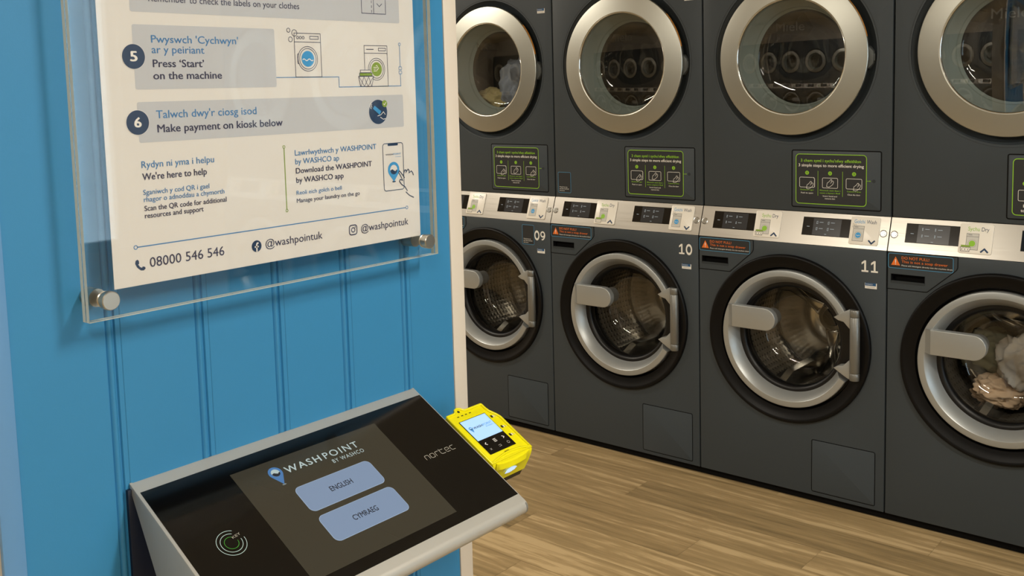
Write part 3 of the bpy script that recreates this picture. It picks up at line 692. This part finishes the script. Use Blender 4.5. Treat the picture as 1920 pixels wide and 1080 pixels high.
def build_washer():
    root = machine_empty('washing_machine', '', 'washing machine', 0, 0, 'washing machines along the bottom row')
    c = MB().box(.0022, MW-.0022, .0, .74, .0, H1-.001, 'charcoal_paint', .003, 2).obj('cabinet', root)
    cut = [MB(FDR).lathe([(0, -.52), (.296, -.52), (.296, .05), (0, .05)], 'gap_black', 96).obj('cut')]
    cut[0].data.flip_normals()
    bmx = bmesh.new(); bmx.from_mesh(cut[0].data); bmesh.ops.recalc_face_normals(bmx, faces=list(bmx.faces)); bmx.to_mesh(cut[0].data); bmx.free()
    cut.append(MB().box(.0135, .1225, -.05, .024, .791, .8205, 'gap_black').obj('cut'))
    boolean(c, cut)
    MB().box(.0, MW, .027, .70, -.0315, .001, 'gap_black').obj('shadow_base', root, label='black recessed base standing in for the shadow under the machine')  # black front stands in for the floor shadow below the cabinet
    for x in (.06, .64):
        for y in (.10, .66): MB().lathe([(0, -.0318), (.020, -.0318), (.020, -.024), (.010, -.022), (.010, .001)], 'rubber_black', 20, M=Matrix.Translation((x, y, 0))).obj('foot', root)
    MB(FDR).lathe([(.2955, -.02), (.3018, -.001), (.3018, .0050), (.3005, .0100), (.2970, .0135), (.2920, .0140), (.2860, .0115), (.2780, .0070), (.2660, .0035), (.2560, .0015), (.2525, -.012), (.2505, -.036), (.215, -.05)], 'rubber_black', 128).obj('door_surround', root, 50, label='black moulded ring around the door')
    pr = [(.196, -.045), (.238, -.040), (.2452, -.030), (.2456, .008), (.2440, .0105), (.2420, .0115), (.2245, .0115), (.2225, .0100), (.1975, -.0290), (.196, -.045)]
    d = MB(FDR).lathe(pr, 'satin_silver', 128, t0=29, t1=331)
    for t in (29, 331): d.add([(r*math.cos(math.radians(t)), r*math.sin(math.radians(t)), h) for r, h in pr[:-1]], [tuple(range(9))], 'satin_silver')
    d = d.obj('door', root, 28, label='satin silver door ring')
    hd = MB(FR); zc = .6145; hw = .0405
    pts = [(.150, zc-hw), (.278, zc-hw)] + [(.278+hw*math.sin(math.radians(t)), zc-hw*math.cos(math.radians(t))) for t in range(10, 171, 10)] + [(.278, zc+hw), (.150, zc+hw)]
    hd.prism(pts, .006, .0305, 'satin_silver', .0025, 3)
    hd.prism([(.128, zc-hw+.001), (.165, zc-hw+.001), (.165, zc+hw-.001), (.128, zc+hw-.001)], -.004, .0125, 'satin_silver')
    hd.add([(.1285, zc-hw+.0012, .0118), (.1505, zc-hw+.0012, .0300), (.1505, zc+hw-.0012, .0300), (.1285, zc+hw-.0012, .0118)], [(0, 1, 2, 3)], 'satin_silver')
    hd.lathe([(.0, -.045), (.030, -.045), (.031, .0065), (0, .0065)], 'hinge_metal', 40, M=Matrix.Translation((.278, zc, 0)))
    hd.obj('handle', d, 40, label='flat silver lever handle')
    hg = MB(FR); hx, z0, z1 = .5985, .4425, .6855
    rot = Matrix(((1, 0, 0, hx), (0, 0, 1, 0), (0, -1, 0, .010), (0, 0, 0, 1)))
    segs = [(z0, z0+.0245), (z0+.0255, z1-.0255), (z1-.0245, z1)]
    for q0, q1 in segs:
        hg.lathe([(0, -q1), (.0160, -q1), (.0168, -q1+.001), (.0168, -q0-.001), (.0160, -q0), (0, -q0)], 'hinge_metal', 36, M=Matrix(((1, 0, 0, hx), (0, 0, -1, 0), (0, 1, 0, .010), (0, 0, 0, 1))))
    hg.lathe([(.0145, -z1+.01), (.0145, -z0-.01)], 'gap_black', 30, M=Matrix(((1, 0, 0, hx), (0, 0, -1, 0), (0, 1, 0, .010), (0, 0, 0, 1))))
    for zz, sg in ((z1, -1), (z0, 1)):
        w_ = [(.5255, zz+sg*.0330), (.5630, zz+sg*.0095), (.578, zz+sg*.0015), (hx-.006, zz+sg*.0012), (hx-.006, zz+sg*.0700), (.5830, zz+sg*.0700), (.5600, zz+sg*.0460), (.5400, zz+sg*.0420)]
        hg.prism(w_ if sg > 0 else w_[::-1], -.020, .0125, 'satin_silver', .0015, 2)
    hg.box(hx-.014, hx+.012, z0+.03, z1-.03, 0, .02, 'gap_black', M=Matrix(((1, 0, 0, 0), (0, 1, 0, 0), (0, 0, 1, -.03), (0, 0, 0, 1))))
    hg.obj('hinge', d, 40, label='vertical grey hinge barrel')
    sl_ = MB(FDR).lathe([(.249, -.032), (.232, -.031), (.1965, -.0305), (.190, -.0310), (.183, -.034), (.1785, -.043), (.177, -.055), (.182, -.07), (.21, -.09)], 'gasket', 96).obj('door_seal', d, 50, label='black rubber seal inside the door ring')
    bw = [(.1785, -.040), (.1760, -.046), (.1725, -.064), (.1640, -.100), (.1550, -.122), (.1410, -.140), (.1200, -.151), (.0900, -.157), (.0450, -.160), (0, -.161)]
    MB(FDR).lathe(bw, 'bowl_glass', 96).obj('door_glass', d, 60, label='clear glass bowl of the door')
    dr = MB(FDR)
    dr.lathe([(.200, -.115), (.222, -.108), (.240, -.115), (.243, -.130)], 'drum_plain', 96)
    dr.lathe([(.243, -.130+(-.30)*i/10) for i in range(11)], 'drum_steel', 96, uvs=(72, 14))
    dr.lathe([(.243, -.430), (.225, -.436), (.170, -.424), (.110, -.418), (.075, -.424), (.058, -.430), (.055, -.405), (.048, -.398), (0, -.396)], 'drum_plain', 96)
    dr.lathe([(.036, -.3965), (.034, -.392), (0, -.391)], 'rubber_black', 40)
    for k in range(3):
        dr.prism([(.05, -.030), (.12, -.016), (.19, -.022), (.236, -.050), (.236, .050), (.19, .022), (.12, .016), (.05, .030)], -.436, -.402, 'drum_plain', .010, 3, M=Matrix.Rotation(2*PI*k/3+.5, 4, 'Z'))
    dr = dr.obj('drum', root, 40, label='perforated steel drum')
    for k in range(3):
        t = 2*PI*k/3 + 2.2
        lf = MB(FDR); vs = []; fs = []
        for i, hh in enumerate((-.150, -.200, -.385, -.41)):
            e = 0.12 if i in (0, 3) else 1
            for q, (a, rr) in enumerate(((-.040, .2415), (-.028, .2415-.030*e), (-.012, .2415-.055*e), (.012, .2415-.055*e), (.028, .2415-.030*e), (.040, .2415))):
                vs.append((rr, a, hh))
            if i: fs += [(6*(i-1)+q, 6*(i-1)+q+1, 6*i+q+1, 6*i+q) for q in range(5)]
        fs += [tuple(range(6)), tuple(range(18, 24))[::-1]]
        lf.add(vs, fs, 'drum_plain', M=Matrix.Rotation(t, 4, 'Z')); lf.obj('lifter', dr, 30)
    cp = MB(); cs = [(0, H1), (YD, H2), (.74, H2), (.74, H1)]; cp.prism([(y, z) for y, z in cs][::-1], .0018, MW-.0018, 'steel_strip', M=Matrix(((0, 0, 1, 0), (1, 0, 0, 0), (0, 1, 0, 0), (0, 0, 0, 1))))
    cp.box(.0025, MW-.0025, .004, .73, H1-.0015, H1+.002, 'gap_black')
    cp = cp.obj('control_panel', root, 30, label='brushed steel control strip')
    display(cp, .052, 'dry'); display(cp, .398, 'wash'); plate(cp, .2190, 'dry'); plate(cp, .5675, 'wash')
    for x in (.0157, .6802):
        MB(FS @ Matrix.Translation((x, .0562, 0))).lathe([(.0125, 0), (.0122, .0014), (.0105, .0018), (.0098, .0006), (.0070, .0006), (.0064, .0022), (.0030, .0022), (.0026, .0012), (0, .0012)], 'lock_nickel', 32).obj('lock', cp, 30, label='round nickel cam lock')
    sd = MB(FR); out = [(.0020, .8920), (.0020, .7690), (.1262, .7690), (.1300, .7702), (.2075, .8385), (.2190, .8500), (.2222, .8575), (.2222, .8920)]
    inn = [(.0042, .8905), (.0042, .7712), (.1258, .7712), (.1290, .7722), (.2062, .8400), (.2174, .8512), (.2202, .8580), (.2202, .8905)]
    sd.flat(out, .0004, 'gap_black')
    hole = [(.0135, .7910), (.1225, .7910), (.1225, .8205), (.0135, .8205)]
    # drawer front with the finger slot left open: strips around the hole
    pc = [[(.0042, .7712), (.1225, .7712), (.1225, .7910), (.0042, .7910)], [(.0042, .7910), (.0135, .7910), (.0135, .8205), (.0042, .8205)], [(.0042, .8205), (.1225, .8205), (.1225, .8905), (.0042, .8905)],
          [(.1225, .7712), (.1258, .7712), (.1290, .7722), (.2062, .8400), (.2174, .8512), (.2202, .8580), (.2202, .8905), (.1225, .8905)]]
    sd = MB(FR); sd.line(out, .0022, .0005, 'gap_black', True)
    for p in pc: sd.flat(p, .0016, 'charcoal_paint')
    e = inn; sd.add([(x, z, .0016) for x, z in e]+[(x, z, 0) for x, z in e], [(i, (i+1) % 8, 8+(i+1) % 8, 8+i) for i in range(8)], 'charcoal_paint')
    # pocket lining
    x0, z0 = .0135, .7910; x1, z1 = .1225, .8205
    v = [(x0, z0, .0016), (x1, z0, .0016), (x1, z1, .0016), (x0, z1, .0016), (x0+.002, z0+.004, -.023), (x1-.002, z0+.004, -.023), (x1-.004, z1, -.023), (x0+.004, z1, -.023)]
    sd.add(v, [(0, 1, 5, 4), (1, 2, 6, 5), (2, 3, 7, 6), (3, 0, 4, 7), (4, 5, 6, 7)], 'gap_black')
    sd.flat([(x0, z0-.002), (x1, z0-.002), (x1-.002, z0+.007), (x0+.002, z0+.007)], .0018, 'charcoal_dish')
    sd.line([(x0, z0), (x1, z0), (x1, z1), (x0, z1)], .0016, .0019, 'charcoal_dish', True)
    sd = sd.obj('soap_drawer', root, 25, label='charcoal drawer front with a finger slot')
    ws = MB(FR); h = .0020
    ws.flat(rrect(.0046, .8395, .2090, .8880, .006), h, 'sticker_dark'); ws.line(rrect(.0050, .8400, .2086, .8876, .006), .0018, h+.0002, 'cyan_line', True)
    ws.flat([(.0142, .8492), (.0432, .8492), (.0287, .8775)], h+.0002, 'orange_print'); ws.line([(.0287, .8570), (.0287, .8685)], .0030, h+.0004, 'white_print'); ws.disc(.0287, .8530, .0016, h+.0004, 'white_print', 12)
    ws.text('DO NOT PULL!', .0480, .8705, .0870, h+.0002, 'orange_print', .0088); ws.text('This is not a soap drawer', .0480, .8585, .1440, h+.0002, 'orange_print', .0082)
    ws.text('Please add detergent directly into the machine drum', .0480, .8478, .1580, h+.0002, 'white_print', .0046)
    ws.obj('warning_sticker', sd, 0, label='dark sticker with orange warning triangle and writing')
    ap = MB(FR); ap.line(rrect(.4440, .0150, .6675, .2020, .006), .0026, .0004, 'gap_black', True)
    ap.prism(rrect(.4456, .0166, .6660, .2004, .005), .0, .0016, 'charcoal_paint', .0012, 2)
    ap.obj('access_panel', root, 40, label='square access panel near the floor')
    asset_tag(root, FR, .6275, .7615)
    return root

def number(parent, t):
    n_ = MB(FR); w, hh, b0 = .0262, .0390, .8165
    for i, ch in enumerate(t):
        a0 = .6135 + i*.0318; h = .0005; c = 'number_white'; X = lambda x, y: (a0+x*w, b0+y*hh)
        if ch == '1': n_.flat([X(*p) for p in ((.08, 0), (.96, 0), (.96, .15), (.66, .15), (.66, 1), (.44, 1), (.08, .80), (.08, .62), (.42, .78), (.42, .15), (.08, .15))], h, c)
        elif ch == '0': n_.arc(a0+w*.5, b0+hh*.5, w*.41, w*.215, h, c, ry=hh*.43, n=48)
        elif ch == '9':
            n_.arc(a0+w*.48, b0+hh*.66, w*.37, w*.215, h, c, ry=hh*.265, n=40)
            n_.line([X(.88, .66), X(.86, .45), X(.76, .27), X(.58, .13), X(.26, .07)], w*.22, h+.0001, c)
        else: n_.text(ch, a0, b0, w, h, c, hh, .03)
    return n_.obj('number', parent, 0, label='white machine number ' + t)

# ------------------------------------------------------------------ tumble dryers
def instruction(parent, large=False):
    t = MB(FD); h = .0022; a0, b0, a1, b1 = .3665, .0310+1, .6150, .2030+1
    t.flat(rrect(a0, b0, a1, b1, .012), h, 'sticker_dark'); t.line(rrect(a0, b0, a1, b1, .012), .0024, h+.0002, 'lime', True); h += .0003
    if large:
        t.text('3 cham syml i', a0+.03, 1.182, .12, h, 'lime', .010, .01); t.text('more efficient drying', a0+.0325, 1.152, .19, h, 'white_print', .013, .02)
        t.disc(a0+.034, 1.128, .0065, h, 'lime', 24)
        t.line(rrect(a0+.016, 1.075, a0+.062, 1.108, .004), .0014, h, 'white_print', True)
        t.text('Push', a0+.031, 1.055, .030, h, 'white_print', .0090, .02); t.text('to open', a0+.024, 1.041, .044, h, 'white_print', .0090, .02)
        return t.obj('instruction_sticker', parent, 0, label='dark sticker with green outline and larger white writing')
    t.text("3 cham syml i sychu'nfwy effeithlon", a0+.0175, 1.1765, .2120, h, 'lime', .0098, .018)
    t.text('3 simple steps to more efficient drying', a0+.0095, 1.1600, .2300, h, 'white_print', .0098, .018)
    for i in range(3):
        cx = (a0+.0405, a0+.1230, a0+.2065)[i]
        t.disc(cx, 1.1385, .0070, h, 'lime', 24); t.text(str(i+1), cx, 1.1353, .0036 if i else .0012, h+.0002, 'sticker_dark', .0065, .02, .5)
        x0, x1, z0, z1 = cx-.027, cx+.027, 1.088, 1.1225
        t.line(rrect(x0, z0, x1, z1, .004), .0014, h, 'white_print', True)
        if i == 0: t.line([(x1-.006, z1), (x1+.001, z1-.004), (x1+.001, z0+.002)], .0010, h, 'white_print')
        # a pressing hand
        hx, hz = (cx+.010, 1.098) if i != 1 else (cx, 1.107)
        t.line([(hx-.012, hz-.014), (hx-.010, hz-.002), (hx-.003, hz+.003), (hx+.003, hz+.011), (hx+.007, hz+.009), (hx+.004, hz+.002), (hx+.010, hz+.006), (hx+.013, hz+.002), (hx+.010, hz-.006), (hx+.003, hz-.012), (hx-.004, hz-.016)], .0013, h+.0002, 'white_print', True)
        t.line([(hx+.001, hz-.003), (hx+.006, hz+.001)], .0010, h+.0002, 'white_print')
        ww = (.050, .072, .048)[i]
        t.text(('Gwthiwch i agor', 'Rhowch eich llaw i', 'Caewch y drws')[i], cx, 1.0770, ww, h, 'lime', .0046, .01, .5)
        if i == 1:
            t.text('mewn a thynnu’r fflwff', cx, 1.0680, .072, h, 'lime', .0046, .01, .5); t.text('Insert hand and', cx, 1.0575, .050, h, 'white_print', .0048, .01, .5); t.text('remove lint', cx, 1.0490, .036, h, 'white_print', .0048, .01, .5)
        else: t.text(('Push to open', '', 'Close the door')[i], cx, 1.0660, .044, h, 'white_print', .0048, .01, .5)
    for x in (.0800, .1670): t.line([(a0+x, 1.0600), (a0+x, 1.1460)], .0013, h, 'lime')
    t.line([(a1, 1.117), (a1+.014, 1.117)], .0014, h, 'lime'); t.flat([(a1+.011, 1.1145), (a1+.016, 1.117), (a1+.011, 1.1195)], h, 'lime')
    return t.obj('instruction_sticker', parent, 0, label='dark sticker with lime outline, three steps and hand pictures')

def build_dryer():
    root = machine_empty('tumble_dryer', '', 'tumble dryer', 0, 0, 'tumble dryers along the top row')
    c = MB().box(.0028, MW-.0028, YD, .74, H2+.001, 2.045, 'charcoal_paint', .004, 2).obj('cabinet', root)
    k = MB(FDD).lathe([(0, -.56), (.296, -.56), (.296, .05), (0, .05)], 'gap_black', 96).obj('cut')
    bmx = bmesh.new(); bmx.from_mesh(k.data); bmesh.ops.recalc_face_normals(bmx, faces=list(bmx.faces)); bmx.to_mesh(k.data); bmx.free()
    boolean(c, [k])
    MB(FDD).lathe([(.2955, -.012), (.3040, -.0015), (.3040, .0004), (.3025, .0007), (.3005, -.0004), (.2960, -.0050), (.2900, -.0105), (.2830, -.0160), (.2760, -.0205), (.2680, -.0240), (.2550, -.0270), (.2350, -.0280)], 'charcoal_dish', 128).obj('door_surround', root, 50, label='shallow charcoal dish behind the door')
    d = MB(FDD).lathe([(.225, -.0240), (.262, -.0100), (.2690, -.0020), (.2708, .0060), (.2708, .0120), (.2690, .0142)] + [(q, .0240-.30*(q*q-.04)) for q in (.266, .256, .246, .236, .226, .216, .206)] + [(.2020, .0238), (.1985, .0226), (.1972, .0160), (.1965, .0040)], 'door_champagne', 144).obj('door', root, 24, label='wide champagne metal door ring')
    MB(FDD).lathe([(.1990, .0228), (.1978, .0238), (.1964, .0228), (.1957, .0170)], 'chrome', 128).obj('glass_rim', d, 60, label='thin bright rim around the glass')
    MB(FDD).lathe([(.1970, .0120), (.1930, -.0040), (.1860, -.0300), (.1700, -.0700), (.1660, -.0780)], 'collar_grey', 96).obj('collar', d, 60, label='pale grey inner collar behind the glass')
    gl = MB(FDD).lathe([(.1968*q/14, .0120+.0090*(1-(q/14)**2)) for q in range(14, -1, -1)], 'door_glass_mat', 128)
    gl.lathe([(.1750, -.0560), (.1700, -.0720), (.1640, -.0820), (.1500, -.0900), (.1000, -.0960), (.05, -.0975), (0, -.098)], 'bowl_glass', 96)
    gl.text('Miele', -.052, .088, .104, .0170, 'glass_emboss', .030, .01)
    gl.obj('door_glass', d, 60, label='round dished door glass')
    lt = MB(FDD); lt.prism([(.266, -.050), (.280, -.036), (.284, -.030), (.284, .006), (.280, .012), (.266, .026)], -.024, .002, 'latch_grey', .003, 2); lt.box(.2835, .2870, -.024, .000, -.020, -.001, 'latch_grey', .001); lt.obj('latch', d, 40, label='dark grey latch at the door edge')
    MB(FDD).lathe([(.2712, .0040), (.2714, .0070), (.2712, .0118)], 'label_orange', 30, t0=12, t1=42).obj('edge_sticker', d, 60, label='orange strip on the door edge')
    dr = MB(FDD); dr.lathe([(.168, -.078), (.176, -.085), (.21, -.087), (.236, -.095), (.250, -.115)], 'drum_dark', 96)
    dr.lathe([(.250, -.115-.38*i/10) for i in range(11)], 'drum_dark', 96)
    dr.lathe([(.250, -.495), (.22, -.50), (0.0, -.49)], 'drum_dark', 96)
    dr = dr.obj('drum', root, 40, label='dark steel dryer drum')
    for q in range(3):
        lf = MB(FDD); lf.prism([(.180, -.020), (.2495, -.045), (.2495, .045), (.180, .020)], -.48, -.13, 'drum_plain', .006, 2, M=Matrix.Rotation(2*PI*q/3+.4, 4, 'Z')); lf.obj('lifter', dr, 40)
    fc = MB(FD); fc.line(rrect(.3508, 1.0176, .6642, 1.2164, .006), .0034, .0004, 'gap_black', True)
    fc.prism(rrect(.3530, 1.0198, .6620, 1.2142, .005), .0, .0018, 'charcoal_paint', .0012, 2); fc.disc(.640, 1.117, .0060, .0020, 'charcoal_dish', 24)
    fc = fc.obj('filter_cover', root, 40, label='rectangular lint filter cover')
    asset_tag(root, FD, .6245, 1.7635)
    return root, fc

glass('glass_emboss', (.80, .80, .78), 1.5, .15, .03)
MX = [(-1.4, '09'), (-.7, '10'), (0.0, '11'), (.7, '12')]
WL = {'09': 'charcoal washing machine numbered 09, half hidden behind the cream wall trim',
      '10': 'charcoal washing machine numbered 10, empty drum, right of machine 09',
      '11': 'charcoal washing machine numbered 11, empty drum, between machine 10 and the loaded one',
      '12': 'charcoal washing machine with pale laundry behind its glass, at the right edge'}
DL = {'09': 'charcoal tumble dryer above machine 09 with blue and cream laundry inside',
      '10': 'empty charcoal tumble dryer standing on washing machine 10',
      '11': 'empty charcoal tumble dryer standing on washing machine 11',
      '12': 'charcoal tumble dryer above the loaded washing machine at the right edge, larger sticker writing'}
w0 = build_washer(); d0, f0 = build_dryer()
washers, dryers = {}, {}
for i, (x, t) in enumerate(MX):
    w = w0 if i == 0 else copy_tree(w0); d = d0 if i == 0 else copy_tree(d0)
    washers[t], dryers[t] = w, d
for i, (x, t) in enumerate(MX):
    w, d = washers[t], dryers[t]
    w.location = (x, 0, G); d.location = (x, 0, G); w['label'] = WL[t]; d['label'] = DL[t]
    number(w, t)
    fc = [c for c in d.children if c.name.startswith('filter_cover')][0]
    instruction(fc, t == '12')
help_sticker(washers['09'], FR, .5470, .7945, .6112, .8775); help_sticker(dryers['10'], FD, .0170, 1.0200, .0815, 1.1045)

# ------------------------------------------------------------------ laundry
def garment(name, label, loc, size, squash, m, seed, rotz=0, amp=.35, fr=1.6):
    bm = bmesh.new(); bmesh.ops.create_icosphere(bm, subdivisions=5, radius=1)
    o3 = Vector((seed*7.1, seed*3.3, seed*1.7))
    for v in bm.verts:
        p = v.co.copy(); a = 0; f = fr; g = 1
        for k in range(4):
            a += (1-abs(noise.noise(p*f + o3)))*g - .6*g; f *= 1.9; g *= .5
        v.co = p*(1 + amp*a)
        v.co += noise.noise_vector(p*2.2+o3)*.12
    b = MB(); bmesh.ops.scale(bm, vec=Vector((size*squash[0], size*squash[1], size*squash[2])), verts=list(bm.verts)); b.add_bm(bm, m)
    o = b.obj(name, smooth=80); o.location = loc; o.rotation_euler = (.3, .2, rotz)
    return tag(o, label, 'clothing', 'laundry inside the machines')
garment('shirt', 'crumpled grey blue shirt tumbled in the dryer above machine 09', (-1.060, .250, 1.470+G), .085, (.85, .8, 1.25), 'cloth_blue', 1, .4, .55)
garment('towel', 'cream towel lying low in the dryer above machine 09', (-1.172, .215, 1.402+G), .062, (1.15, .8, .8), 'cloth_cream', 2, .2, .5)
garment('shirt', 'pale white shirt piled in the washing machine at the right edge', (1.070, .275, .510+G), .080, (1.0, .75, 1.2), 'cloth_white', 3, .1, .55)
garment('towel', 'tan cloth low in the washing machine at the right edge', (.990, .265, .405+G), .062, (1.25, .8, .7), 'cloth_tan', 4, .6, .55)
garment('pillowcase', 'sage green cloth at the back of the washing machine at the right edge', (.935, .345, .515+G), .075, (1.1, .7, .9), 'cloth_sage', 5, .3, .55)

# ------------------------------------------------------------------ more of the row past the frame, and the facing row (both seen in reflections)
def further(src, label, cat, loc, rz, group):
    r = src.copy(); COL.objects.link(r); r.location = loc; r.rotation_euler = (0, 0, rz); tag(r, label, cat, group)
    for ch in src.children:
        if ch.name.split('.')[0] in ('cabinet', 'door_surround', 'door', 'control_panel', 'drum'): copy_tree(ch, r)
for q in range(9):
    further(w0, 'charcoal washing machine of the facing row behind the camera', 'washing machine', (1.2-q*.7, -5.0, G), PI, 'washers of the facing row')
    further(d0, 'charcoal tumble dryer of the facing row behind the camera', 'tumble dryer', (1.2-q*.7, -5.0, G), PI, 'dryers of the facing row')
for q in range(4):
    further(w0, 'charcoal washing machine further along the row, past the right edge', 'washing machine', (1.4+q*.7, 0, G), 0, 'washers past the right edge')
    further(d0, 'charcoal tumble dryer further along the row, past the right edge', 'tumble dryer', (1.4+q*.7, 0, G), 0, 'dryers past the right edge')
